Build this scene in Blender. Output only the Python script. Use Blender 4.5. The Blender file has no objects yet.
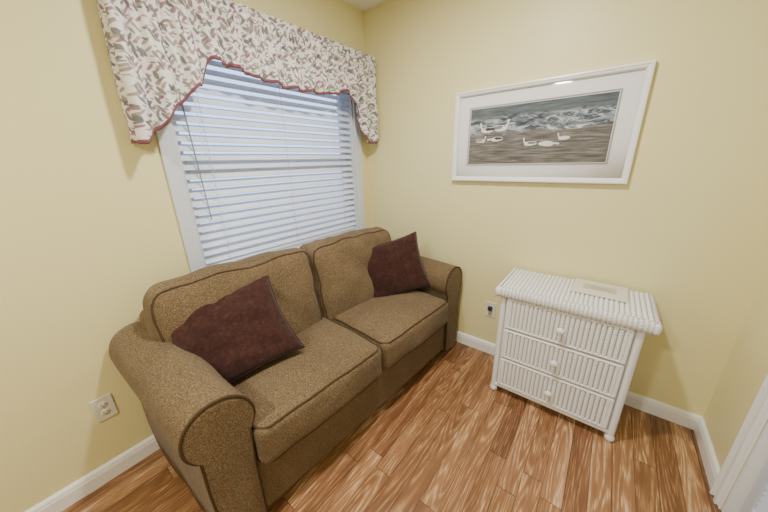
import bpy, bmesh, math, random
from mathutils import Vector, Matrix, noise
random.seed(4)
D=bpy.data; C=bpy.context
coll=C.scene.collection
pi=math.pi

# ---------------------------------------------------------------- helpers
def new_mat(name):
    m=D.materials.new(name); m.use_nodes=True
    nt=m.node_tree; b=nt.nodes['Principled BSDF']
    return m,nt,b
def simple(name,col,rough=0.5,spec=0.5,bump=0,bscale=200,metal=0):
    m,nt,b=new_mat(name)
    b.inputs['Base Color'].default_value=(*col,1); b.inputs['Roughness'].default_value=rough
    b.inputs['Specular IOR Level'].default_value=spec; b.inputs['Metallic'].default_value=metal
    if bump:
        tc=nt.nodes.new('ShaderNodeTexCoord'); n=nt.nodes.new('ShaderNodeTexNoise'); n.inputs['Scale'].default_value=bscale
        n.inputs['Detail'].default_value=4
        bp=nt.nodes.new('ShaderNodeBump'); bp.inputs['Strength'].default_value=bump; bp.inputs['Distance'].default_value=0.002
        nt.links.new(tc.outputs['Object'],n.inputs['Vector']); nt.links.new(n.outputs['Fac'],bp.inputs['Height']); nt.links.new(bp.outputs['Normal'],b.inputs['Normal'])
    return m
class N:
    def __init__(s,nt): s.nt=nt
    def new(s,t,**kw):
        n=s.nt.nodes.new('ShaderNode'+t)
        for k,v in kw.items(): setattr(n,k,v)
        return n
    def link(s,a,b): s.nt.links.new(a,b)
    def mapping(s,vec,scale=(1,1,1),rot=(0,0,0),loc=(0,0,0)):
        m=s.new('Mapping'); m.inputs['Scale'].default_value=scale; m.inputs['Rotation'].default_value=rot; m.inputs['Location'].default_value=loc
        s.link(vec,m.inputs['Vector']); return m.outputs['Vector']
    def ramp(s,fac,stops,interp='LINEAR'):
        r=s.new('ValToRGB'); r.color_ramp.interpolation=interp
        e=r.color_ramp.elements
        while len(e)<len(stops): e.new(0.5)
        for i,(p,c) in enumerate(stops):
            e[i].position=p; e[i].color=(*c,1) if len(c)==3 else c
        s.link(fac,r.inputs['Fac']); return r.outputs['Color']
    def math(s,op,a,b=None,c=None):
        m=s.new('Math',operation=op)
        for i,v in enumerate((a,b,c)):
            if v is None: continue
            if isinstance(v,(int,float)): m.inputs[i].default_value=v
            else: s.link(v,m.inputs[i])
        return m.outputs[0]
    def mix(s,fac,a,b,bt='MIX'):
        m=s.new('Mix',data_type='RGBA',blend_type=bt)
        for inp,v in ((m.inputs[0],fac),(m.inputs[6],a),(m.inputs[7],b)):
            if isinstance(v,(int,float)): inp.default_value=v
            elif isinstance(v,tuple): inp.default_value=(*v,1)
            else: s.link(v,inp)
        return m.outputs[2]

def obj_from(name,verts,faces,mat=None,parent=None,smooth=False):
    me=D.meshes.new(name); me.from_pydata([tuple(v) for v in verts],[],faces); me.update()
    o=D.objects.new(name,me); coll.objects.link(o)
    if mat: me.materials.append(mat)
    if parent: o.parent=parent
    if smooth:
        for p in me.polygons: p.use_smooth=True
    return o
def fixn(o):
    bm=bmesh.new(); bm.from_mesh(o.data); bmesh.ops.recalc_face_normals(bm,faces=bm.faces); bm.to_mesh(o.data); bm.free()
def boxes(name,lst,mat,parent=None,bevel=0,seg=2,smooth=False):
    bm=bmesh.new()
    for (x0,x1,y0,y1,z0,z1) in lst:
        t=bmesh.new(); bmesh.ops.create_cube(t,size=1)
        for v in t.verts:
            v.co=Vector(((x0+x1)/2+v.co.x*(x1-x0),(y0+y1)/2+v.co.y*(y1-y0),(z0+z1)/2+v.co.z*(z1-z0)))
        if bevel: bmesh.ops.bevel(t,geom=list(t.edges),offset=bevel,segments=seg,affect='EDGES',profile=0.5)
        me=D.meshes.new('t'); t.to_mesh(me); t.free(); bm.from_mesh(me); D.meshes.remove(me)
    me=D.meshes.new(name); bm.to_mesh(me); bm.free(); me.materials.append(mat)
    o=D.objects.new(name,me); coll.objects.link(o)
    if parent: o.parent=parent
    if smooth:
        for p in me.polygons: p.use_smooth=True
    return o
def empty(name,loc=(0,0,0),rot=(0,0,0)):
    e=D.objects.new(name,None); e.location=loc; e.rotation_euler=rot; coll.objects.link(e); e.empty_display_size=0.1
    return e
def tube(name,pts,r,mat,parent=None,closed=False,res=4):
    cu=D.curves.new(name,'CURVE'); cu.dimensions='3D'; cu.bevel_depth=r; cu.bevel_resolution=res; cu.use_fill_caps=True
    sp=cu.splines.new('POLY'); sp.points.add(len(pts)-1)
    for i,p in enumerate(pts): sp.points[i].co=(*p,1)
    sp.use_cyclic_u=closed
    cu.materials.append(mat)
    o=D.objects.new(name,cu); coll.objects.link(o)
    if parent: o.parent=parent
    return o
def lathe(name,prof,mat,parent=None,seg=24,axis='Z',loc=(0,0,0)):
    vs=[];fs=[]
    n=len(prof)
    for i in range(seg):
        a=2*pi*i/seg
        for r,h in prof:
            if axis=='Z': vs.append((loc[0]+r*math.cos(a),loc[1]+r*math.sin(a),loc[2]+h))
            elif axis=='Y': vs.append((loc[0]+r*math.cos(a),loc[1]+h,loc[2]+r*math.sin(a)))
            else: vs.append((loc[0]+h,loc[1]+r*math.cos(a),loc[2]+r*math.sin(a)))
    for i in range(seg):
        j=(i+1)%seg
        for k in range(n-1): fs.append((i*n+k,j*n+k,j*n+k+1,i*n+k+1))
    o=obj_from(name,vs,fs,mat,parent,True)
    bm=bmesh.new(); bm.from_mesh(o.data); bmesh.ops.remove_doubles(bm,verts=bm.verts,dist=1e-5)
    bmesh.ops.holes_fill(bm,edges=bm.edges); bmesh.ops.recalc_face_normals(bm,faces=bm.faces); bm.to_mesh(o.data); bm.free()
    return o

# ---------------------------------------------------------------- materials
def wall_mat(name,col):
    m,nt,b=new_mat(name); n=N(nt)
    tc=n.new('TexCoord')
    no=n.new('TexNoise'); no.inputs['Scale'].default_value=90; no.inputs['Detail'].default_value=5
    n.link(tc.outputs['Object'],no.inputs['Vector'])
    n2=n.new('TexNoise'); n2.inputs['Scale'].default_value=1.3; n.link(tc.outputs['Object'],n2.inputs['Vector'])
    c=n.mix(n2.outputs['Fac'],tuple(x*0.96 for x in col),tuple(min(1,x*1.03) for x in col))
    n.link(c,b.inputs['Base Color'])
    bp=n.new('Bump'); bp.inputs['Strength'].default_value=0.25; bp.inputs['Distance'].default_value=0.0015
    n.link(no.outputs['Fac'],bp.inputs['Height']); n.link(bp.outputs['Normal'],b.inputs['Normal'])
    b.inputs['Roughness'].default_value=0.42; b.inputs['Specular IOR Level'].default_value=0.35
    return m
M_wall=wall_mat('wall_paint',(0.78,0.715,0.385))
M_ceil=wall_mat('ceiling_paint',(0.90,0.90,0.90))
M_trim=simple('trim_white',(0.85,0.85,0.84),0.35)
M_vinyl=simple('vinyl_white',(0.75,0.77,0.80),0.4)
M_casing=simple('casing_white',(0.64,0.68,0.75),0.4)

def floor_mat():
    m,nt,b=new_mat('laminate_floor'); n=N(nt)
    tc=n.new('TexCoord')
    sep=n.new('SeparateXYZ'); n.link(tc.outputs['Object'],sep.inputs[0])
    W=0.082; LP=0.85
    row=n.math('FLOOR',n.math('DIVIDE',sep.outputs['X'],W))
    wn=n.new('TexWhiteNoise',noise_dimensions='1D'); n.link(row,wn.inputs['W'])
    yo=n.math('ADD',sep.outputs['Y'],n.math('MULTIPLY',wn.outputs['Value'],3.0))
    colm=n.math('FLOOR',n.math('DIVIDE',yo,LP))
    cmb=n.new('CombineXYZ'); n.link(row,cmb.inputs[0]); n.link(colm,cmb.inputs[1])
    w2=n.new('TexWhiteNoise',noise_dimensions='3D'); n.link(cmb.outputs[0],w2.inputs['Vector'])
    rnd=w2.outputs['Value']
    gx=n.math('ADD',sep.outputs['X'],n.math('MULTIPLY',rnd,7.0))
    gy=n.math('ADD',sep.outputs['Y'],n.math('MULTIPLY',rnd,13.0))
    g=n.new('CombineXYZ'); n.link(gx,g.inputs[0]); n.link(gy,g.inputs[1])
    v1=n.mapping(g.outputs[0],scale=(13,1.0,1))
    wv=n.new('TexNoise'); wv.inputs['Scale'].default_value=1.0; wv.inputs['Detail'].default_value=1.5; wv.inputs['Roughness'].default_value=0.4; wv.inputs['Distortion'].default_value=0.1
    n.link(v1,wv.inputs['Vector'])
    rings=n.math('SINE',n.math('MULTIPLY',wv.outputs['Fac'],95))
    rings=n.math('POWER',n.math('ADD',n.math('MULTIPLY',rings,0.5),0.5),1.6)
    v2=n.mapping(g.outputs[0],scale=(200,12,1))
    fn=n.new('TexNoise'); fn.inputs['Scale'].default_value=1; fn.inputs['Detail'].default_value=4; fn.inputs['Roughness'].default_value=0.6; n.link(v2,fn.inputs['Vector'])
    fns=n.ramp(fn.outputs['Fac'],[(0.34,(0,0,0)),(0.62,(1,1,1))])
    v3=n.mapping(g.outputs[0],scale=(20,1.3,1))
    md=n.new('TexNoise'); md.inputs['Scale'].default_value=1; md.inputs['Detail'].default_value=3; n.link(v3,md.inputs['Vector'])
    f=n.math('ADD',n.math('MULTIPLY',rings,n.math('MULTIPLY',fns,0.30)),n.math('MULTIPLY',fn.outputs['Fac'],0.18))
    f=n.math('ADD',f,n.math('MULTIPLY',md.outputs['Fac'],0.55))
    f=n.math('ADD',f,n.math('MULTIPLY',n.math('SUBTRACT',rnd,0.5),0.24))
    f=n.math('ADD',f,0.05)
    col=n.ramp(f,[(0.26,(0.125,0.053,0.022)),(0.42,(0.225,0.103,0.043)),(0.58,(0.355,0.180,0.080)),(0.82,(0.66,0.44,0.25))])
    fx=n.math('FRACT',n.math('DIVIDE',sep.outputs['X'],W)); fy=n.math('FRACT',n.math('DIVIDE',yo,LP))
    s1=n.math('LESS_THAN',fx,0.035); s2=n.math('LESS_THAN',fy,0.004)
    s=n.math('MAXIMUM',s1,s2)
    col=n.mix(n.math('MULTIPLY',s,0.8),col,(0.05,0.021,0.010))
    n.link(col,b.inputs['Base Color'])
    b.inputs['Roughness'].default_value=0.32
    bp=n.new('Bump'); bp.inputs['Strength'].default_value=0.2; bp.inputs['Distance'].default_value=0.001
    n.link(f,bp.inputs['Height']); n.link(bp.outputs['Normal'],b.inputs['Normal'])
    return m
M_floor=floor_mat()

def fabric_mat(name,ca,cb,cc,scale=260,bump=0.6,sheen=0.1):
    m,nt,b=new_mat(name); n=N(nt)
    tc=n.new('TexCoord')
    a=n.new('TexNoise'); a.inputs['Scale'].default_value=scale; a.inputs['Detail'].default_value=3; a.inputs['Roughness'].default_value=0.7
    n.link(tc.outputs['Object'],a.inputs['Vector'])
    v=n.new('TexVoronoi'); v.inputs['Scale'].default_value=scale*0.75
    n.link(n.mapping(tc.outputs['Object'],scale=(1,0.45,1.3)),v.inputs['Vector'])
    col=n.ramp(a.outputs['Fac'],[(0.36,ca),(0.5,cb),(0.64,cc)])
    col=n.mix(n.math('MULTIPLY',v.outputs['Distance'],0.7),col,ca)
    l=n.new('TexNoise'); l.inputs['Scale'].default_value=5; n.link(tc.outputs['Object'],l.inputs['Vector'])
    col=n.mix(0.35,col,n.ramp(l.outputs['Fac'],[(0.35,(0.55,0.55,0.55)),(0.65,(1,1,1))]),'MULTIPLY')
    n.link(col,b.inputs['Base Color']); b.inputs['Roughness'].default_value=0.9; b.inputs['Specular IOR Level'].default_value=0.15
    b.inputs['Sheen Weight'].default_value=sheen
    bp=n.new('Bump'); bp.inputs['Strength'].default_value=bump; bp.inputs['Distance'].default_value=0.002
    h=n.math('ADD',a.outputs['Fac'],v.outputs['Distance'])
    n.link(h,bp.inputs['Height']); n.link(bp.outputs['Normal'],b.inputs['Normal'])
    return m
M_sofa=fabric_mat('sofa_tweed',(0.075,0.047,0.024),(0.19,0.130,0.068),(0.34,0.250,0.142))
M_pipe=simple('sofa_piping',(0.065,0.042,0.024),0.85,0.1)
M_pillow=fabric_mat('pillow_suede',(0.032,0.011,0.0085),(0.048,0.0175,0.0135),(0.068,0.027,0.020),scale=60,bump=0.15,sheen=0.15)
M_dark=simple('dark_wood',(0.03,0.02,0.015),0.5)

def wicker_mat():
    m,nt,b=new_mat('white_wicker'); n=N(nt)
    tc=n.new('TexCoord')
    a=n.new('TexNoise'); a.inputs['Scale'].default_value=120; a.inputs['Detail'].default_value=3
    n.link(tc.outputs['Object'],a.inputs['Vector'])
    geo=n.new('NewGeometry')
    crev_shade=n.ramp(geo.outputs['Pointiness'],[(0.43,(0.22,0.21,0.19)),(0.50,(0.86,0.85,0.83))])  # shade between the strands painted into the colour, darkest in the crevices
    col=n.mix(n.math('MULTIPLY',a.outputs['Fac'],0.28),crev_shade,(0.54,0.53,0.50))
    n.link(col,b.inputs['Base Color']); b.inputs['Roughness'].default_value=0.5
    bp=n.new('Bump'); bp.inputs['Strength'].default_value=0.3; bp.inputs['Distance'].default_value=0.001
    n.link(a.outputs['Fac'],bp.inputs['Height']); n.link(bp.outputs['Normal'],b.inputs['Normal'])
    return m
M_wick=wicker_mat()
M_knob=simple('knob_ceramic',(0.85,0.83,0.78),0.25)

def valance_mat():
    m,nt,b=new_mat('leaf_print_fabric'); n=N(nt)
    tc=n.new('TexCoord')
    uv=tc.outputs['UV']
    no=n.new('TexNoise'); no.inputs['Scale'].default_value=10; no.inputs['Detail'].default_value=1
    n.link(uv,no.inputs['Vector'])
    warp=n.new('VectorMath',operation='MULTIPLY_ADD'); n.link(no.outputs['Color'],warp.inputs[0]); warp.inputs[1].default_value=(0.04,0.04,0); n.link(uv,warp.inputs[2])
    col=(0.78,0.76,0.74)
    layers=[((46,16,1),0.5,(0,0,0),0.27,[(0.0,(0.115,0.12,0.11)),(0.35,(0.25,0.23,0.19)),(0.7,(0.07,0.08,0.09))]),
            ((50,18,1),-0.75,(3.3,1.7,0),0.25,[(0.0,(0.23,0.11,0.135)),(0.4,(0.30,0.24,0.20)),(0.75,(0.12,0.105,0.11))]),
            ((56,26,1),1.3,(7.3,4.7,0),0.20,[(0.0,(0.36,0.20,0.23)),(0.5,(0.14,0.165,0.16)),(0.8,(0.38,0.32,0.26))])]
    cur=None
    for sc,rot,loc,th,st in layers:
        vo=n.new('TexVoronoi',voronoi_dimensions='2D'); vo.inputs['Scale'].default_value=1; vo.inputs['Randomness'].default_value=0.8
        mp=n.new('Mapping'); mp.vector_type='TEXTURE'; mp.inputs['Rotation'].default_value=(0,0,rot); mp.inputs['Scale'].default_value=(1/sc[0],1/sc[1],1); mp.inputs['Location'].default_value=loc
        n.link(warp.outputs[0],mp.inputs['Vector']); n.link(mp.outputs[0],vo.inputs['Vector'])
        mask=n.ramp(vo.outputs['Distance'],[(th-0.03,(1,1,1)),(th+0.03,(0,0,0))])
        rc=n.new('SeparateColor'); n.link(vo.outputs['Color'],rc.inputs[0])
        lc=n.ramp(rc.outputs[0],st,'CONSTANT')
        cur=n.mix(n.math('MULTIPLY',mask,0.85),cur if cur else col,lc)
    n.link(cur,b.inputs['Base Color']); b.inputs['Roughness'].default_value=0.85; b.inputs['Specular IOR Level'].default_value=0.2
    return m
M_val=valance_mat()
M_burg=simple('burgundy_trim',(0.19,0.065,0.08),0.8)

def glass_mat(name,fac=0.07):
    m=D.materials.new(name); m.use_nodes=True; nt=m.node_tree; nt.nodes.clear(); n=N(nt)
    o=n.new('OutputMaterial'); mx=n.new('MixShader'); t=n.new('BsdfTransparent'); g=n.new('BsdfGlossy'); g.inputs['Roughness'].default_value=0.03
    fr=n.new('Fresnel'); fr.inputs['IOR'].default_value=1.35
    n.link(fr.outputs[0],mx.inputs[0]); n.link(t.outputs[0],mx.inputs[1]); n.link(g.outputs[0],mx.inputs[2]); n.link(mx.outputs[0],o.inputs['Surface'])
    return m
M_glass=glass_mat('clear_glass')

# ---------------------------------------------------------------- room
RW=2.245; H=2.44; YB=-4.2
WY0,WY1,WZ0,WZ1=-1.385,-0.165,0.85,2.08
boxes('floor',[(-0.12,RW+0.12,YB-0.12,0.12,-0.08,0)],M_floor)
boxes('ceiling',[(-0.12,RW+0.12,YB-0.12,0.12,H,H+0.1)],M_ceil)
boxes('wall_back',[(-0.12,RW+0.12,0,0.12,0,H)],M_wall)
boxes('wall_left',[(-0.12,0,YB,WY0,0,H),(-0.12,0,WY1,0,0,H),(-0.12,0,WY0,WY1,0,WZ0),(-0.12,0,WY0,WY1,WZ1,H)],M_wall)
DY0,DY1,DZ=-1.26,-0.465,2.04
boxes('wall_right',[(RW,RW+0.12,YB,DY0,0,H),(RW,RW+0.12,DY1,0,0,H),(RW,RW+0.12,DY0,DY1,DZ,H)],M_wall)
boxes('wall_front',[(-0.12,RW+0.12,YB-0.12,YB,0,H)],M_wall)
def baseboard(name,axis,a0,a1,face,sgn):
    pr=[(0,0.0),(0.016,0.0),(0.016,0.062),(0.013,0.072),(0.013,0.078),(0.008,0.086),(0.004,0.09),(0,0.09)]
    vs=[];fs=[]
    for a in (a0,a1):
        for o,z in pr:
            p=face+sgn*o
            vs.append((a,p,z) if axis=='X' else (p,a,z))
    k=len(pr)
    for i in range(k): fs.append((i,(i+1)%k,k+(i+1)%k,k+i))
    fs.append(tuple(range(k))); fs.append(tuple(range(2*k-1,k-1,-1)))
    o=obj_from(name,vs,fs,M_trim); fixn(o); return o
baseboard('baseboard_back','X',0.001,RW-0.001,-0.0005,-1)
baseboard('baseboard_left','Y',YB,-0.018,0.0005,1)
baseboard('baseboard_right','Y',DY1+0.072,-0.018,RW-0.0005,-1)

# door on right wall with moulded casing
door=empty('door_1',(RW,0,0))
M_door=simple('door_white',(0.55,0.58,0.63),0.4)
cs=[]
def casing_v(y0,y1,z0,z1,sgn):
    w=y1-y0
    if sgn>0: seq=[(0,0.15,0.020),(0.15,0.45,0.009),(0.45,0.75,0.017),(0.75,1,0.007)]
    else: seq=[(0,0.25,0.007),(0.25,0.55,0.017),(0.55,0.85,0.009),(0.85,1,0.022)]
    return [(-t-0.0005,-0.0005,y0+a*w,y0+b*w,z0,z1) for a,b,t in seq]
cs+=casing_v(DY1,DY1+0.07,0,DZ+0.07,-1)
cs+=casing_v(DY0-0.07,DY0,0,DZ+0.07,1)
cs+=[(-0.017,-0.0005,DY0,DY1,DZ,DZ+0.07)]
boxes('casing',cs,M_trim,door,bevel=0.002,seg=1)
boxes('jamb',[(0.0,0.115,DY1-0.018,DY1-0.001,0.002,DZ-0.002),(0.0,0.115,DY0+0.001,DY0+0.018,0.002,DZ-0.002),(0.0,0.115,DY0+0.018,DY1-0.018,DZ-0.02,DZ-0.002)],M_trim,door)
y0,y1=DY0+0.022,DY1-0.022
ym=(y0+y1)/2
dl=[]
for a,b in ((y0,ym-0.002),(ym+0.002,y1)):
    dl+=[(0.03,0.06,a,a+0.05,0.012,DZ-0.025),(0.03,0.06,b-0.05,b,0.012,DZ-0.025),(0.03,0.06,a+0.05,b-0.05,0.012,0.14),(0.03,0.06,a+0.05,b-0.05,DZ-0.13,DZ-0.025),(0.03,0.06,a+0.05,b-0.05,0.95,1.05)]
boxes('bifold_frame',dl,M_door,door,bevel=0.002,seg=1)
vs=[];fs=[]
for a,b in ((y0,ym-0.002),(ym+0.002,y1)):
    z=0.15
    while z<DZ-0.15:
        if not 0.93<z<1.05:
            k=len(vs)
            for yy in (a+0.049,b-0.049):
                vs+=[(0.033,yy,z),(0.037,yy,z-0.004),(0.058,yy,z+0.026),(0.054,yy,z+0.03)]
            fs+=[(k,k+1,k+5,k+4),(k+1,k+2,k+6,k+5),(k+2,k+3,k+7,k+6),(k+3,k,k+4,k+7)]
        z+=0.028
lo=obj_from('louvers',vs,fs,M_door,door); fixn(lo)

# ---------------------------------------------------------------- window
win=empty('window_1',(0,0,0))
cw=0.068
boxes('casing',[(0.0005,0.018,WY0-cw,WY0,WZ0-cw,WZ1+cw),(0.0005,0.018,WY1,WY1+cw,WZ0-cw,WZ1+cw),(0.0005,0.018,WY0,WY1,WZ1,WZ1+cw),(0.0005,0.018,WY0,WY1,WZ0-cw,WZ0)],M_casing,win,bevel=0.004,seg=2)
boxes('jamb',[(-0.118,0.0,WY0,WY0+0.012,WZ0,WZ1),(-0.118,0.0,WY1-0.012,WY1,WZ0,WZ1),(-0.118,0.0,WY0+0.012,WY1-0.012,WZ1-0.012,WZ1),(-0.118,0.0,WY0+0.012,WY1-0.012,WZ0,WZ0+0.012)],M_casing,win)
ya,yb=WY0+0.012,WY1-0.012; za,zb=WZ0+0.012,WZ1-0.012; zm=1.40
boxes('sashes',[(-0.11,-0.085,ya,ya+0.045,za,zb),(-0.11,-0.085,yb-0.045,yb,za,zb),(-0.11,-0.085,ya+0.045,yb-0.045,zb-0.045,zb),(-0.11,-0.085,ya+0.045,yb-0.045,za,za+0.05),(-0.115,-0.08,ya+0.045,yb-0.045,zm-0.03,zm+0.03)],M_vinyl,win,bevel=0.003,seg=1)
boxes('glass_pane',[(-0.098,-0.095,ya+0.045,yb-0.045,za+0.05,zm-0.03),(-0.098,-0.095,ya+0.045,yb-0.045,zm+0.03,zb-0.045)],M_glass,win)

bl=empty('window_blinds',(-0.033,0,0))
def slat_mat():
    m,nt,b=new_mat('blind_slat'); n=N(nt)
    b.inputs['Base Color'].default_value=(0.86,0.89,0.95,1); b.inputs['Roughness'].default_value=0.4
    tr=n.new('BsdfTranslucent'); tr.inputs['Color'].default_value=(0.78,0.85,1.0,1)
    mx=n.new('MixShader'); mx.inputs[0].default_value=0.16
    n.link(b.outputs[0],mx.inputs[1]); n.link(tr.outputs[0],mx.inputs[2]); n.link(mx.outputs[0],nt.nodes['Material Output'].inputs['Surface'])
    return m
M_slat=slat_mat()
vs=[];fs=[]
pitch=0.0445; tilt=math.radians(42); sy0,sy1=ya+0.004,yb-0.004
z=za+0.05; slz=[]
while z<zb-0.07: slz.append(z); z+=pitch
for zc in slz:
    k=len(vs); prof=[]
    n_=6
    for i in range(n_+1):
        u=-0.025+0.05*i/n_; h=0.003*(1-(u/0.025)**2)
        prof.append((u,h+0.0014))
    for i in range(n_,-1,-1):
        u=-0.025+0.05*i/n_; h=0.003*(1-(u/0.025)**2)
        prof.append((u,h-0.0014))
    tl=tilt+random.uniform(-0.03,0.03)
    for yy in (sy0,sy1):
        for u,h in prof:
            vs.append((u*math.cos(tl)+h*math.sin(tl),yy,zc-u*math.sin(tl)+h*math.cos(tl)))
    q=len(prof)
    for i in range(q): fs.append((k+i,k+(i+1)%q,k+q+(i+1)%q,k+q+i))
    fs.append(tuple(k+i for i in range(q))); fs.append(tuple(k+q+i for i in range(q-1,-1,-1)))
s=obj_from('slats',vs,fs,M_slat,bl); fixn(s)
boxes('headrail',[(-0.028,0.028,sy0,sy1,zb-0.05,zb-0.002)],M_slat,bl,bevel=0.003)
boxes('bottom_rail',[(-0.025,0.025,sy0,sy1,za+0.003,za+0.022)],M_slat,bl,bevel=0.004)
M_cord=simple('cord',(0.55,0.58,0.62),0.7)
for i,yy in enumerate((sy0+0.13,(sy0+sy1)/2,sy1-0.13)):
    tube('ladder_cord_%d'%(i+1),[(0.0225,yy,za+0.02),(0.0225,yy,zb-0.05)],0.0012,M_cord,bl)
    tube('ladder_cord_back_%d'%(i+1),[(-0.0225,yy,za+0.02),(-0.0225,yy,zb-0.05)],0.0012,M_cord,bl)
tube('tilt_wand',[(0.030,sy0+0.04,zb-0.05),(0.034,sy0+0.07,1.13)],0.0035,simple('wand_grey',(0.25,0.27,0.3),0.3),bl)

# ---------------------------------------------------------------- valance
def hem(y):
    P=[(-1.53,1.50),(-1.47,1.55),(-1.37,1.66),(-1.27,1.745),(-1.20,1.86),(-1.12,1.855),(-0.98,1.822),(-0.80,1.808),(-0.62,1.812),(-0.45,1.825),(-0.36,1.855),(-0.30,1.85),(-0.24,1.70),(-0.16,1.555),(-0.08,1.535),(-0.015,1.57)]
    if y<=P[0][0]: return P[0][1]
    for (a,za_),(b_,zb_) in zip(P,P[1:]):
        if y<=b_:
            t=(y-a)/(b_-a); t=t*t*(3-2*t); return za_+(zb_-za_)*t
    return P[-1][1]
path=[]; dep=0.115
Y0v,Y1v=-1.525,-0.03
nr=24; nf=560
for i in range(nr): path.append((0.006+(dep-0.006)*i/nr,Y0v,0))
for i in range(nf+1): path.append((dep,Y0v+(Y1v-Y0v)*i/nf,1))
for i in range(1,nr+1): path.append((dep-(dep-0.006)*i/nr,Y1v,0))
L=0; ls=[0]
for p,q in zip(path,path[1:]):
    L+=math.hypot(q[0]-p[0],q[1]-p[1]); ls.append(L)
nz=46; ztop=2.125
vs=[];fs=[];uvs=[]
hemp=[]
for i,(x,y,fr) in enumerate(path):
    h=hem(y)+0.004*math.sin(ls[i]*45)
    for k in range(nz+1):
        z=ztop+(h-ztop)*k/nz
        d=(ztop-z)
        ph=ls[i]+0.015*math.sin(ls[i]*9+1)+0.006*math.sin(d*20+ls[i]*14)
        fine=math.sin(ph*2*pi/0.034)
        broad=math.sin(ph*2*pi/0.105+0.8*math.sin(ls[i]*5))
        if d<0.03: amp_f,amp_b=0.010,0.002
        elif d<0.09: amp_f,amp_b=0.004,0.002
        else:
            t=min(1,(d-0.09)/0.25); amp_f,amp_b=0.008*(1-0.6*t),0.005+0.020*t
        off=amp_f*fine+amp_b*broad
        if d>0.03 and d<0.09: off+=0.012*math.sin((d-0.03)/0.06*pi)
        off+=0.025*max(0,d-0.09)
        X=x+off if fr else x
        YY=y if fr else y+(-(off*0.6) if y<-1 else min(0.02,off*0.3)) 
        if fr: YY=y
        vs.append((max(0.004,X),min(YY,-0.004),z)); uvs.append((ls[i],z))
    hemp.append(Vector(vs[-1]))
cN=nz+1
for i in range(len(path)-1):
    for k in range(nz): fs.append((i*cN+k,(i+1)*cN+k,(i+1)*cN+k+1,i*cN+k+1))
val=obj_from('curtain_valance',vs,fs,M_val,None,True)
uvl=val.data.uv_layers.new(name='UVMap')
for lp in val.data.loops: uvl.data[lp.index].uv=uvs[lp.vertex_index]
so=val.modifiers.new('s','SOLIDIFY'); so.thickness=0.0015
vs=[];fs=[]
for i,p in enumerate(hemp):
    o=0.003
    xx=p.x+(o if path[i][2] else 0)
    yy=p.y+(0 if path[i][2] else (-o if p.y<-1 else 0))
    for dz,e in ((0.012,0),(0.006,0.003),(0.0,0.003),(-0.004,0.0),(-0.004,-0.004)):
        vs.append((xx+e if path[i][2] else max(0.005,xx),yy,p.z+dz))
for i in range(len(hemp)-1):
    for k in range(4): fs.append((i*5+k,(i+1)*5+k,(i+1)*5+k+1,i*5+k+1))
obj_from('binding',vs,fs,M_burg,val,True)
tube('curtain_rod',[(0.01,Y0v+0.01,ztop-0.06),(dep-0.02,Y0v+0.01,ztop-0.06),(dep-0.02,Y1v-0.02,ztop-0.06),(0.01,Y1v-0.02,ztop-0.06)],0.007,M_trim,val)

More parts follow.
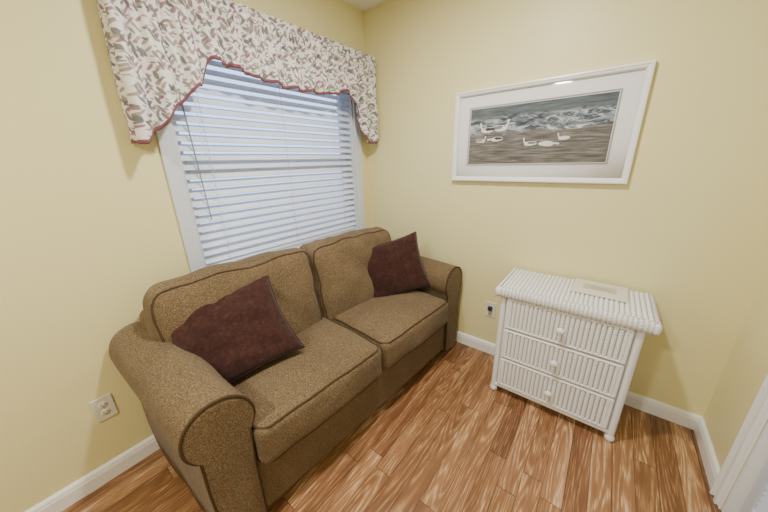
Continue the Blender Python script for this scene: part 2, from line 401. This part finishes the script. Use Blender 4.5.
# ---------------------------------------------------------------- sofa
SL=1.79
SROT=-4.5
sofa=empty('sofa',(0.035,-1.82,0),(0,0,math.radians(SROT)))
def cushion(name,c,h,r,mat,parent,puff=(0,0,0,0,0,0),rot=(0,0,0),cuts=22,wr=0.004,seed=0,pipes=True,pipe_axis='z',crease=None):
    bm=bmesh.new(); bmesh.ops.create_cube(bm,size=2)
    bmesh.ops.subdivide_edges(bm,edges=bm.edges,cuts=cuts,use_grid_fill=True)
    hv=Vector(h)
    def wrk(q):
        w=noise.noise(q*7+Vector((seed,seed*2.1,0)))*wr+noise.noise(q*18+Vector((seed,0,3)))*wr*0.4
        return w
    def pf(q):
        nx,ny,nz_=q.x/hv.x,q.y/hv.y,q.z/hv.z
        fx=max(0,1-ny**2)*max(0,1-nz_**2); fy=max(0,1-nx**2)*max(0,1-nz_**2); fz=max(0,1-nx**2)*max(0,1-ny**2)
        fx,fy,fz=fx**0.6,fy**0.6,fz**0.6
        o=Vector((0,0,0))
        if nx>0.7: o.x+=puff[0]*fx
        if nx<-0.7: o.x-=puff[1]*fx
        if ny>0.7: o.y+=puff[2]*fy
        if ny<-0.7: o.y-=puff[3]*fy
        if nz_>0.7: o.z+=puff[4]*fz
        if nz_<-0.7: o.z-=puff[5]*fz
        if crease and nx>0.7:
            for (a0,b0,a1,b1,dp,wd) in crease:
                dx_,dy_=a1-a0,b1-b0; t=((ny-a0)*dx_+(nz_-b0)*dy_)/(dx_*dx_+dy_*dy_); t=max(0,min(1,t))
                dd=math.hypot(ny-a0-t*dx_,nz_-b0-t*dy_)
                o.x-=dp*math.exp(-(dd/wd)**2)*math.sin(pi*min(1,max(0,0.15+0.7*t)))
        return o
    for v in bm.verts:
        p=v.co
        q=[]
        for a in range(3):
            t=p[a]; t=math.sin(t*pi/2)*0.55+t*0.45
            q.append(t*hv[a])
        q=Vector(q)
        inn=Vector([max(-(hv[a]-r),min(hv[a]-r,q[a])) for a in range(3)])
        d=q-inn
        if d.length>1e-9:
            m_=max(abs(d.x),abs(d.y),abs(d.z)); 
            q=inn+d.normalized()*m_
        v.co=q+pf(q)+q.normalized()*wrk(q)
    me=D.meshes.new(name); bm.to_mesh(me); bm.free(); me.materials.append(mat)
    for p in me.polygons: p.use_smooth=True
    o=D.objects.new(name,me); coll.objects.link(o); o.parent=parent; o.location=c; o.rotation_euler=rot
    ss=o.modifiers.new('ss','SUBSURF'); ss.levels=1; ss.render_levels=1
    if pipes:
        e=0.29*r-0.001
        ax={'x':0,'y':1,'z':2}[pipe_axis]; oth=[a for a in range(3) if a!=ax]
        for sg in (1,-1):
            pts=[]
            A,B=hv[oth[0]]-e,hv[oth[1]]-e; rc=0.05
            for ci,(sa,sb,a0) in enumerate(((1,1,0),(-1,1,pi/2),(-1,-1,pi),(1,-1,1.5*pi))):
                ca,cb=sa*(A-rc),sb*(B-rc)
                for k in range(7):
                    t=a0+k*pi/12
                    pts.append((ca+rc*math.cos(t)*1.0,cb+rc*math.sin(t)))
            P=[]
            for i in range(len(pts)):
                a_=pts[i]; b_=pts[(i+1)%len(pts)]
                dd=math.hypot(a_[0]-b_[0],a_[1]-b_[1]); n_=max(1,int(dd/0.03))
                for k in range(n_):
                    P.append((a_[0]+(b_[0]-a_[0])*k/n_,a_[1]+(b_[1]-a_[1])*k/n_))
            Q=[]
            for a_,b_ in P:
                v=[0,0,0]; v[oth[0]]=a_; v[oth[1]]=b_; v[ax]=sg*(hv[ax]-e)
                v=Vector(v)
                Q.append(v+pf(v)*0.9+v.normalized()*wrk(v))
            tube(name+('_welt_front' if sg>0 else '_welt_back'),Q,0.0045,M_pipe,o,True)
    return o
AW=0.21; TOE=0.055; FTOE=0.045
boxes('base',[(0.06,0.715,AW+0.0,SL-AW+0.05,0.06,0.335)],M_sofa,sofa,bevel=0.015,seg=3)
boxes('back_frame',[(0.0,0.12,AW-0.10,SL-AW+0.06,0.06,0.80)],M_sofa,sofa,bevel=0.04,seg=4,smooth=True)
c0=AW+TOE; cs_=(SL-AW+0.025-c0)/2
for i in range(2):
    yc=c0+cs_*(i+0.5)
    cushion('seat_cushion_%d'%(i+1),(0.478,yc,0.412),(0.29,cs_/2-0.003,0.090),0.038,M_sofa,sofa,(0.012,0,0,0,0.022,0),cuts=24,wr=0.008,seed=i*3+1)
cyl=(SL-2*AW)/2
CR=[[(-0.1,0.9,0.75,-0.5,0.024,0.13),(-0.7,0.3,0.1,-0.6,0.014,0.12)],[(-0.5,0.8,0.3,0.0,0.014,0.15)]]
for i in range(2):
    yc=AW+cyl*(i+0.5)
    hh=0.285; ext=0.045 if i==0 else 0.02
    cushion('back_cushion_%d'%(i+1),(0.195,yc-(0.04 if i==0 else -0.015),0.635),(0.10,cyl/2+ext-0.003,hh),0.065,M_sofa,sofa,(0.045,0.01,0,0,0.03,0),rot=(0,math.radians(-12),0),cuts=30,wr=0.020,seed=i*5+2,pipe_axis='x',crease=CR[i])
def arm(name,mirror):
    cy,cz,R=0.115,0.58,0.113
    prof=[]
    prof+= [(0.195,0.05),(0.198,0.2),(0.200,0.35),(0.203,0.45)]
    a0=math.radians(-38); a1=math.radians(228)
    for k in range(33):
        a=a0+(a1-a0)*k/32; prof.append((cy+R*math.cos(a)*1.0,cz+R*math.sin(a)))
    prof+=[(0.040,0.45),(0.042,0.35),(0.045,0.2),(0.048,0.05)]
    n_=len(prof); xe=0.73
    xs=[0.0,0.01,0.06,0.15,0.25,0.35,0.45,0.55,0.64,0.70,xe-0.008,xe]
    vs=[];fs=[]
    for j,x in enumerate(xs):
        sc={0:0.93,1:0.98,len(xs)-2:0.985,len(xs)-1:0.93}.get(j,1.0)
        for (y,z) in prof:
            yy=0.118+(y-0.118)*sc; cc=0.42; zz=cc+(z-cc)*(sc if z>cc else 1)
            zz+=0.05*(1-x/0.75)*max(0,(zz-0.05)/0.6)
            w=noise.noise(Vector((x*6,yy*9,zz*9+mirror*5)))*0.006
            yy+=w
            if not mirror: yy+=-0.025+(TOE+0.03)*(x/0.73)
            else: yy-=FTOE*(x/0.73)
            if mirror: yy=SL-yy
            vs.append((x,yy,zz))
    for j in range(len(xs)-1):
        for k in range(n_): fs.append((j*n_+k,j*n_+(k+1)%n_,(j+1)*n_+(k+1)%n_,(j+1)*n_+k))
    fs.append(tuple(range(n_))); fs.append(tuple((len(xs)-1)*n_+k for k in range(n_)))
    o=obj_from(name,vs,fs,M_sofa,sofa,True); fixn(o)
    o.data.polygons[-1].use_smooth=False
    j=len(xs)-2
    tube(name+'_welt',[Vector(vs[j*n_+k])+Vector((0.003,0,0)) for k in range(n_)],0.005,M_pipe,sofa)
    return o
arm('arm_near',0); arm('arm_far',1)
for i,(x,y) in enumerate(((0.07,0.12),(0.66,0.17),(0.07,SL-0.12),(0.66,SL-0.10))):
    boxes('foot_%d'%(i+1),[(x-0.03,x+0.03,y-0.03,y+0.03,0,0.062)],M_dark,sofa,bevel=0.004)
boxes('underside',[(0.05,0.68,0.13,SL-0.07,0.045,0.062)],M_dark,sofa)

# throw pillows
def pillow(name,loc,rot,s=0.215,th=0.075,seed=0,asp=1.0):
    n_=36; vs=[];fs=[]
    idx={}
    for side in (1,-1):
        for i in range(n_+1):
            for j in range(n_+1):
                u=-1+2*i/n_; v=-1+2*j/n_
                x=u*(1-0.10*(1-v*v)*abs(u)**2)*asp; y=v*(1-0.10*(1-u*u)*abs(v)**2)
                t=(max(0,1-u**2)*max(0,1-v**2))**0.42
                w=noise.noise(Vector((u*2.2+seed,v*2.2,side*3)))*0.28*t + noise.noise(Vector((u*5+seed,v*5,side)))*0.14*t
                if i in(0,n_) or j in (0,n_):
                    if side==-1: idx[(side,i,j)]=idx[(1,i,j)]; continue
                vs.append((x*s,y*s,side*th*(t+w)))
                idx[(side,i,j)]=len(vs)-1
        for i in range(n_):
            for j in range(n_):
                f=(idx[(side,i,j)],idx[(side,i+1,j)],idx[(side,i+1,j+1)],idx[(side,i,j+1)])
                fs.append(f if side==1 else f[::-1])
    o=obj_from(name,vs,fs,M_pillow,None,True)
    o.location=loc; o.rotation_euler=rot
    pts=[]
    for i in range(n_): pts.append(vs[idx[(1,i,0)]])
    for i in range(n_): pts.append(vs[idx[(1,n_,i)]])
    for i in range(n_,0,-1): pts.append(vs[idx[(1,i,n_)]])
    for i in range(n_,0,-1): pts.append(vs[idx[(1,0,i)]])
    tube('pillow_seam',pts,0.0035,M_pillow,o,True)
    return o
def basis(nrm,upd,roll):
    n_=Vector(nrm).normalized(); u=Vector(upd); u=(u-n_*u.dot(n_)).normalized(); r=u.cross(n_)
    m=Matrix((r,u,n_)).transposed()
    return (m@Matrix.Rotation(roll,3,'Z')).to_euler()
pillow('throw_pillow',(0.425,-1.465,0.685),basis((0.72,-0.25,0.62),(0,0,1),math.radians(10)),0.208,0.07,1,1.15)
pillow('throw_pillow',(0.54,-0.42,0.692),basis((0.66,-0.68,0.34),(0,0,1),math.radians(13)),0.200,0.06,7,1.18)

# ---------------------------------------------------------------- wicker dresser
dr=empty('wicker_dresser',(1.26,-0.37,0))
DW=0.63; DD=0.345; DH=0.722
def weave(name,origin,ud,vd,nd,w,h,parent,rib=0.021,weft=0.013,amp=0.008,res=8,rv=5):
    nu=int(round(w/rib)); rib=w/nu; nv=int(round(h/weft)); weft=h/nv
    U=nu*res; V=nv*rv
    o=Vector(origin); ud=Vector(ud); vd=Vector(vd); nd=Vector(nd)
    vs=[];fs=[]
    for i in range(U+1):
        u=w*i/U; c=int(min(nu-1,u/rib)); fu=(u/rib)
        for j in range(V+1):
            v=h*j/V; fv=v/weft
            a=abs(math.sin(pi*fu)); 
            b_=abs(math.sin(pi*fv+ (pi/2 if c%2 else 0)))
            hh=amp*(0.75*a**0.8+0.45*b_*a)
            vs.append(o+ud*u+vd*v+nd*(hh+0.0005*random.random()))
    for i in range(U):
        for j in range(V): fs.append((i*(V+1)+j,(i+1)*(V+1)+j,(i+1)*(V+1)+j+1,i*(V+1)+j+1))
    return obj_from(name,vs,fs,M_wick,parent,True)
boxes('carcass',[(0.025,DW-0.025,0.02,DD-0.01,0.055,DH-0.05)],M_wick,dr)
def wrapped(name,p0,p1,r,parent,pitch=0.009,amp=0.0015,seg=12):
    p0=Vector(p0);p1=Vector(p1); d=(p1-p0); L_=d.length; d.normalize()
    a=d.orthogonal().normalized(); b_=d.cross(a)
    n_=int(L_/pitch*4); vs=[];fs=[]
    for i in range(n_+1):
        t=L_*i/n_
        for k in range(seg):
            an=2*pi*k/seg
            rr=r+amp*abs(math.sin(pi*(t/pitch)+an*0.5))
            vs.append(p0+d*t+(a*math.cos(an)+b_*math.sin(an))*rr)
    for i in range(n_):
        for k in range(seg): fs.append((i*seg+k,i*seg+(k+1)%seg,(i+1)*seg+(k+1)%seg,(i+1)*seg+k))
    fs.append(tuple(range(seg))); fs.append(tuple(n_*seg+k for k in range(seg)))
    o=obj_from(name,vs,fs,M_wick,parent,True); fixn(o); return o
for i,(x,y) in enumerate(((0.02,0.02),(DW-0.02,0.02),(0.02,DD-0.02),(DW-0.02,DD-0.02))):
    wrapped('post_%d'%(i+1),(x,y,0.035),(x,y,DH-0.05),0.016,dr)
    lathe('foot_%d'%(i+1),[(0,0),(0.014,0),(0.021,0.01),(0.023,0.022),(0.018,0.036),(0.013,0.042),(0,0.042)],M_wick,dr,20,loc=(x,y,0))
wrapped('apron',(0.03,0.015,0.055),(DW-0.03,0.015,0.055),0.011,dr)
wrapped('apron_side_1',(0.02,0.03,0.055),(0.02,DD-0.03,0.055),0.011,dr)
wrapped('apron_side_2',(DW-0.02,0.03,0.055),(DW-0.02,DD-0.03,0.055),0.011,dr)
zb0=0.07; dh=(DH-0.055-zb0)/3
for i in range(3):
    z0=zb0+dh*i+0.006; z1=zb0+dh*(i+1)-0.006
    x0,x1=0.042,DW-0.042
    boxes('drawer_box_%d'%(i+1),[(x0,x1,0.002,0.02,z0,z1)],M_wick,dr,bevel=0.003)
    weave('drawer_front_%d'%(i+1),(x0+0.01,0.002,z0+0.01),(1,0,0),(0,0,1),(0,-1,0),x1-x0-0.02,z1-z0-0.02,dr)
    nm=1
    for a,b_ in (((x0+0.006,0.001,z0+0.006),(x1-0.006,0.001,z0+0.006)),((x0+0.006,0.001,z1-0.006),(x1-0.006,0.001,z1-0.006)),((x0+0.006,0.001,z0+0.006),(x0+0.006,0.001,z1-0.006)),((x1-0.006,0.001,z0+0.006),(x1-0.006,0.001,z1-0.006))):
        wrapped('drawer_%d_edge_%d'%(i+1,nm),a,b_,0.0065,dr,pitch=0.012,seg=8); nm+=1
    lathe('knob_%d'%(i+1),[(0,0),(0.007,0),(0.007,-0.014),(0.016,-0.019),(0.019,-0.026),(0.016,-0.033),(0.006,-0.037),(0,-0.0375)],M_knob,dr,20,axis='Y',loc=((x0+x1)/2,-0.006,(z0+z1)/2))
weave('side_panel_right',(DW-0.022,0.03,0.065),(0,1,0),(0,0,1),(1,0,0),DD-0.06,DH-0.12,dr)
weave('side_panel_left',(0.022,0.03,0.065),(0,1,0),(0,0,1),(-1,0,0),DD-0.06,DH-0.12,dr)
ox0,ox1,oy0,oy1=-0.022,DW+0.034,-0.018,DD+0.008
boxes('top_board',[(ox0+0.014,ox1-0.014,oy0+0.014,oy1-0.008,DH-0.052,DH-0.008)],M_wick,dr,bevel=0.006)
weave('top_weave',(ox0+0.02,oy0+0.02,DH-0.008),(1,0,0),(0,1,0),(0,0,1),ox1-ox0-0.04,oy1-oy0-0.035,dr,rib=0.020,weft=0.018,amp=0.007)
def rolled_edge(name,p0,p1,out,parent):
    p0=Vector(p0);p1=Vector(p1);d=p1-p0;L_=d.length;d.normalize();out=Vector(out);up=Vector((0,0,1))
    pitch=0.018; n_=int(L_/pitch*5); m_=18; vs=[];fs=[]
    for i in range(n_+1):
        t=L_*i/n_
        for k in range(m_+1):
            a=math.radians(100-200*k/m_)
            s_=1+0.18*abs(math.sin(pi*t/pitch))+0.08*abs(math.sin(k*pi/3+(pi/2 if int(t/pitch)%2 else 0)))
            vs.append(p0+d*t+out*(0.016*s_*math.cos(a))+up*(0.0265*s_*math.sin(a)))
    for i in range(n_):
        for k in range(m_): fs.append((i*(m_+1)+k,(i+1)*(m_+1)+k,(i+1)*(m_+1)+k+1,i*(m_+1)+k+1))
    obj_from(name,vs,fs,M_wick,parent,True)
ze=DH-0.03
rolled_edge('top_edge_front',(ox0+0.006,oy0+0.016,ze),(ox1-0.006,oy0+0.016,ze),(0,-1,0),dr)
rolled_edge('top_edge_left',(ox0+0.016,oy0+0.006,ze),(ox0+0.016,oy1-0.004,ze),(-1,0,0),dr)
rolled_edge('top_edge_right',(ox1-0.016,oy0+0.006,ze),(ox1-0.016,oy1-0.004,ze),(1,0,0),dr)
for i,(x,y) in enumerate(((ox0+0.013,oy0+0.013),(ox1-0.013,oy0+0.013))):
    lathe('top_corner_%d'%(i+1),[(0,-0.027),(0.010,-0.026),(0.016,-0.016),(0.018,0),(0.016,0.016),(0.010,0.026),(0,0.028)],M_wick,dr,16,loc=(x,y,ze))

M_card=simple('card_cream',(0.70,0.67,0.55),0.4)
bk=empty('guest_booklet',(1.70,-0.128,DH+0.001),(0,0,math.radians(-2)))
boxes('cover',[(-0.12,0.115,-0.098,0.098,0.0,0.007)],M_card,bk,bevel=0.0015)
boxes('label',[(-0.075,0.07,-0.035,0.045,0.007,0.0076)],simple('label_print',(0.52,0.49,0.38),0.5),bk)
boxes('label_line',[(-0.05,0.05,-0.012,-0.006,0.0076,0.0079),(-0.04,0.04,0.008,0.014,0.0076,0.0079)],simple('label_ink',(0.25,0.22,0.20),0.6),bk)

# ---------------------------------------------------------------- framed picture
pic=empty('framed_picture',(0,0,0))
PX0,PX1,PZ0,PZ1=0.77,1.712,1.265,1.80
M_frame=simple('frame_white',(0.86,0.86,0.86),0.3)
M_mat=simple('mat_board',(0.86,0.86,0.86),0.8,bump=0.1)
fw=0.03
def frame_ring(name,x0,x1,z0,z1,prof,mat,par):
    vs=[];fs=[]
    for (o,d) in prof:
        vs+=[(x0+o,-d,z0+o),(x1-o,-d,z0+o),(x1-o,-d,z1-o),(x0+o,-d,z1-o)]
    for k in range(len(prof)-1):
        for c in range(4): fs.append((4*k+c,4*k+(c+1)%4,4*(k+1)+(c+1)%4,4*(k+1)+c))
    o=obj_from(name,vs,fs,mat,par); fixn(o); return o
frame_ring('frame',PX0,PX1,PZ0,PZ1,[(0,0.002),(0,0.026),(0.003,0.030),(0.010,0.031),(0.014,0.027),(0.022,0.025),(0.027,0.019),(fw,0.012)],M_frame,pic)
boxes('backing',[(PX0+0.004,PX1-0.004,-0.009,-0.002,PZ0+0.004,PZ1-0.004)],M_mat,pic)
IX0,IX1,IZ0,IZ1=0.875,1.605,1.372,1.695
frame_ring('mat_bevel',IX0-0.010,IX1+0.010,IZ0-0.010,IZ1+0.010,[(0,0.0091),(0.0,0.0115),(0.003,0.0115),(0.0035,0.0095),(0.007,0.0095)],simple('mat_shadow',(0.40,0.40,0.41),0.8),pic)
def print_mat():
    m,nt,b=new_mat('beach_print'); n=N(nt)
    tc=n.new('TexCoord'); sp=n.new('SeparateXYZ'); n.link(tc.outputs['UV'],sp.inputs[0])
    no=n.new('TexNoise'); no.inputs['Scale'].default_value=1; no.inputs['Detail'].default_value=8; no.inputs['Roughness'].default_value=0.7; no.inputs['Distortion'].default_value=1.2
    n.link(n.mapping(tc.outputs['UV'],scale=(9,12,1)),no.inputs['Vector'])
    foam=n.ramp(no.outputs['Fac'],[(0.40,(0.045,0.055,0.075)),(0.48,(0.13,0.155,0.185)),(0.56,(0.40,0.45,0.50)),(0.66,(0.82,0.84,0.86))])
    n2=n.new('TexNoise'); n2.inputs['Scale'].default_value=1; n2.inputs['Detail'].default_value=6
    n.link(n.mapping(tc.outputs['UV'],scale=(6,34,1)),n2.inputs['Vector'])
    sand=n.ramp(n2.outputs['Fac'],[(0.35,(0.085,0.082,0.085)),(0.5,(0.155,0.148,0.143)),(0.68,(0.30,0.28,0.26))])
    dark=n.ramp(n2.outputs['Fac'],[(0.3,(0.06,0.075,0.085)),(0.7,(0.17,0.21,0.23))])
    yv=n.math('ADD',sp.outputs['Y'],n.math('MULTIPLY',n.math('SUBTRACT',no.outputs['Fac'],0.5),0.22))
    m1=n.ramp(yv,[(0.52,(0,0,0)),(0.58,(1,1,1))]); m2=n.ramp(yv,[(0.80,(0,0,0)),(0.86,(1,1,1))])
    c=n.mix(m1,sand,foam); c=n.mix(m2,c,dark)
    n.link(c,b.inputs['Base Color']); b.inputs['Roughness'].default_value=0.7; b.inputs['Specular IOR Level'].default_value=0.2
    return m
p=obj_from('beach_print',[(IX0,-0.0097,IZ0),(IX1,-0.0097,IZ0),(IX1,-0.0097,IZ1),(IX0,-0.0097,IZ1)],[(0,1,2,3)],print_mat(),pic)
uvl=p.data.uv_layers.new(name='UVMap')
for lp,uv in zip(p.data.loops,((0,0),(1,0),(1,1),(0,1))): uvl.data[lp.index].uv=uv
M_bw=simple('bird_white',(0.78,0.78,0.76),0.7); M_bd=simple('bird_dark',(0.03,0.028,0.028),0.7); M_bg=simple('bird_grey',(0.22,0.205,0.195),0.7)
def flat(name,pts,mat,y):
    return obj_from(name,[(a,y,c) for a,c in pts],[tuple(range(len(pts)))],mat,pic)
bc=[0]
def bird(cx,cz,s,flip,wing,head_up=True):
    bc[0]+=1; k=-1 if flip else 1; i=bc[0]
    def T(l): return [(cx+k*a*s,cz+c*s) for a,c in l]
    body=[(math.cos(t)*1.0+(-0.25 if math.cos(t)<-0.6 else 0),math.sin(t)*0.42-0.05*math.cos(t)) for t in [2*pi*j/20 for j in range(20)]]
    flat('bird_body_%d'%i,T(body),M_bw,-0.0100)
    neck=[(0.6,0.1),(0.85,-0.05),(1.2,0.55),(1.15,0.95),(0.95,0.9),(0.95,0.6)] if head_up else [(0.7,0.2),(0.9,-0.1),(1.5,-0.15),(1.55,0.1)]
    flat('bird_neck_%d'%i,T(neck),M_bw,-0.0101)
    hx,hz=(1.12,0.95) if head_up else (1.6,-0.05)
    flat('bird_head_%d'%i,T([(hx+0.2*math.cos(t),hz+0.16*math.sin(t)) for t in [2*pi*j/12 for j in range(12)]]),M_bw,-0.0102)
    flat('bird_beak_%d'%i,T([(hx+0.15,hz+0.07),(hx+0.55,hz-0.06),(hx+0.15,hz-0.08)]),M_bd,-0.0102)
    flat('bird_wing_%d'%i,T([(0.45,0.22),(0.0,0.38),(-0.8,0.25),(-1.4,0.05),(-0.7,-0.1),(0.1,-0.12)]),wing,-0.0103)
    for q in (-0.1,0.2): flat('bird_leg_%d_%d'%(i,1 if q<0 else 2),T([(q,-0.35),(q+0.07,-0.35),(q+0.03,-0.85),(q-0.03,-0.85)]),M_bd,-0.0100)
bird(0.985,1.57,0.038,True,M_bd); bird(1.06,1.575,0.042,False,M_bg); bird(1.045,1.515,0.032,True,M_bd,False); bird(0.95,1.51,0.024,False,M_bg)
bird(1.235,1.48,0.030,True,M_bg); bird(1.325,1.475,0.034,False,M_bw,False); bird(1.40,1.50,0.024,True,M_bw)
boxes('glazing',[(PX0+0.028,PX1-0.028,-0.0145,-0.013,PZ0+0.028,PZ1-0.028)],M_glass,pic)

# ---------------------------------------------------------------- outlets
M_plate=simple('outlet_plate',(0.72,0.70,0.62),0.35); M_slot=simple('outlet_slot',(0.03,0.03,0.03),0.5)
def outlet(loc,rotz,plug=False):
    e=empty('wall_outlet',loc,(0,0,rotz))
    boxes('cover_plate',[(-0.035,0.035,-0.006,-0.0005,-0.058,0.058)],M_plate,e,bevel=0.002)
    for i,z in enumerate((0.02,-0.02)):
        lathe('receptacle_%d'%(i+1),[(0,-0.0085),(0.014,-0.0085),(0.0165,-0.006),(0.0165,-0.005)],M_plate,e,20,axis='Y',loc=(0,0,z))
        boxes('slots_%d'%(i+1),[(-0.0075,-0.0055,-0.0092,-0.008,z-0.002,z+0.007),(0.0055,0.0075,-0.0092,-0.008,z-0.002,z+0.007),(-0.002,0.002,-0.0092,-0.008,z-0.010,z-0.006)],M_slot,e)
    lathe('screw',[(0,-0.0075),(0.003,-0.0072),(0.0035,-0.006)],M_cord,e,10,axis='Y')
    if plug:
        boxes('plug',[(-0.014,0.014,-0.035,-0.0087,0.004,0.034)],M_slot,e,bevel=0.004)
outlet((1.115,0,0.36),0,True)
outlet((0.0,-1.915,0.37),math.radians(90))

# ---------------------------------------------------------------- ceiling lights
def area(name,loc,rot,size,energy,col,par=None):
    l=D.lights.new(name,'AREA'); l.shape='DISK'; l.size=size; l.energy=energy; l.color=col
    o=D.objects.new(name,l); o.location=loc; o.rotation_euler=rot; coll.objects.link(o)
    if par: o.parent=par
    return o
WARM=(1,0.965,0.91)
fx=empty('ceiling_light',(0.92,-2.9,H))
lathe('base_ring',[(0,-0.001),(0.13,-0.001),(0.135,-0.012),(0.13,-0.03),(0.12,-0.032),(0,-0.032)],M_trim,fx,40)
m,nt,b=new_mat('lamp_diffuser'); b.inputs['Emission Color'].default_value=(*WARM,1); b.inputs['Emission Strength'].default_value=6; b.inputs['Base Color'].default_value=(0.9,0.9,0.9,1)
lathe('glass_dome',[(0.12,-0.032),(0.117,-0.055),(0.10,-0.08),(0.065,-0.098),(0.03,-0.106),(0,-0.107)],m,fx,40)
area('bulb',(0,0,-0.115),(0,0,0),0.2,37,WARM,fx)
rl=empty('fill_light',(1.15,-1.10,H))  # unseen fill lamp added mid-ceiling to strengthen the light; no known fixture
lathe('fill_light_ring',[(0.07,-0.001),(0.095,-0.001),(0.095,-0.006),(0.07,-0.006)],M_trim,rl,32)  # made-up ring that dresses the added fill lamp
area('bulb',(0,0,-0.008),(0,0,0),0.13,40,WARM,rl)  # the added fill light itself

w=D.worlds.new('World'); C.scene.world=w; w.use_nodes=True
bg=w.node_tree.nodes['Background']; bg.inputs[0].default_value=(0.52,0.68,1.0,1); bg.inputs[1].default_value=2.8

# ---------------------------------------------------------------- camera
cd=D.cameras.new('cam'); cam=D.objects.new('camera',cd); coll.objects.link(cam)
cd.sensor_width=36; cd.lens=285/768*36; cd.clip_start=0.02
R=Vector((.7906,.6121,-.0244)).normalized(); B=Vector((.5868,-.7455,.3161)); B=(B-R*B.dot(R)).normalized(); U=B.cross(R)
mt=Matrix((R,U,B)).transposed().to_4x4(); mt.translation=Vector((1.65,-1.92,1.405))
cam.matrix_world=mt
C.scene.camera=cam
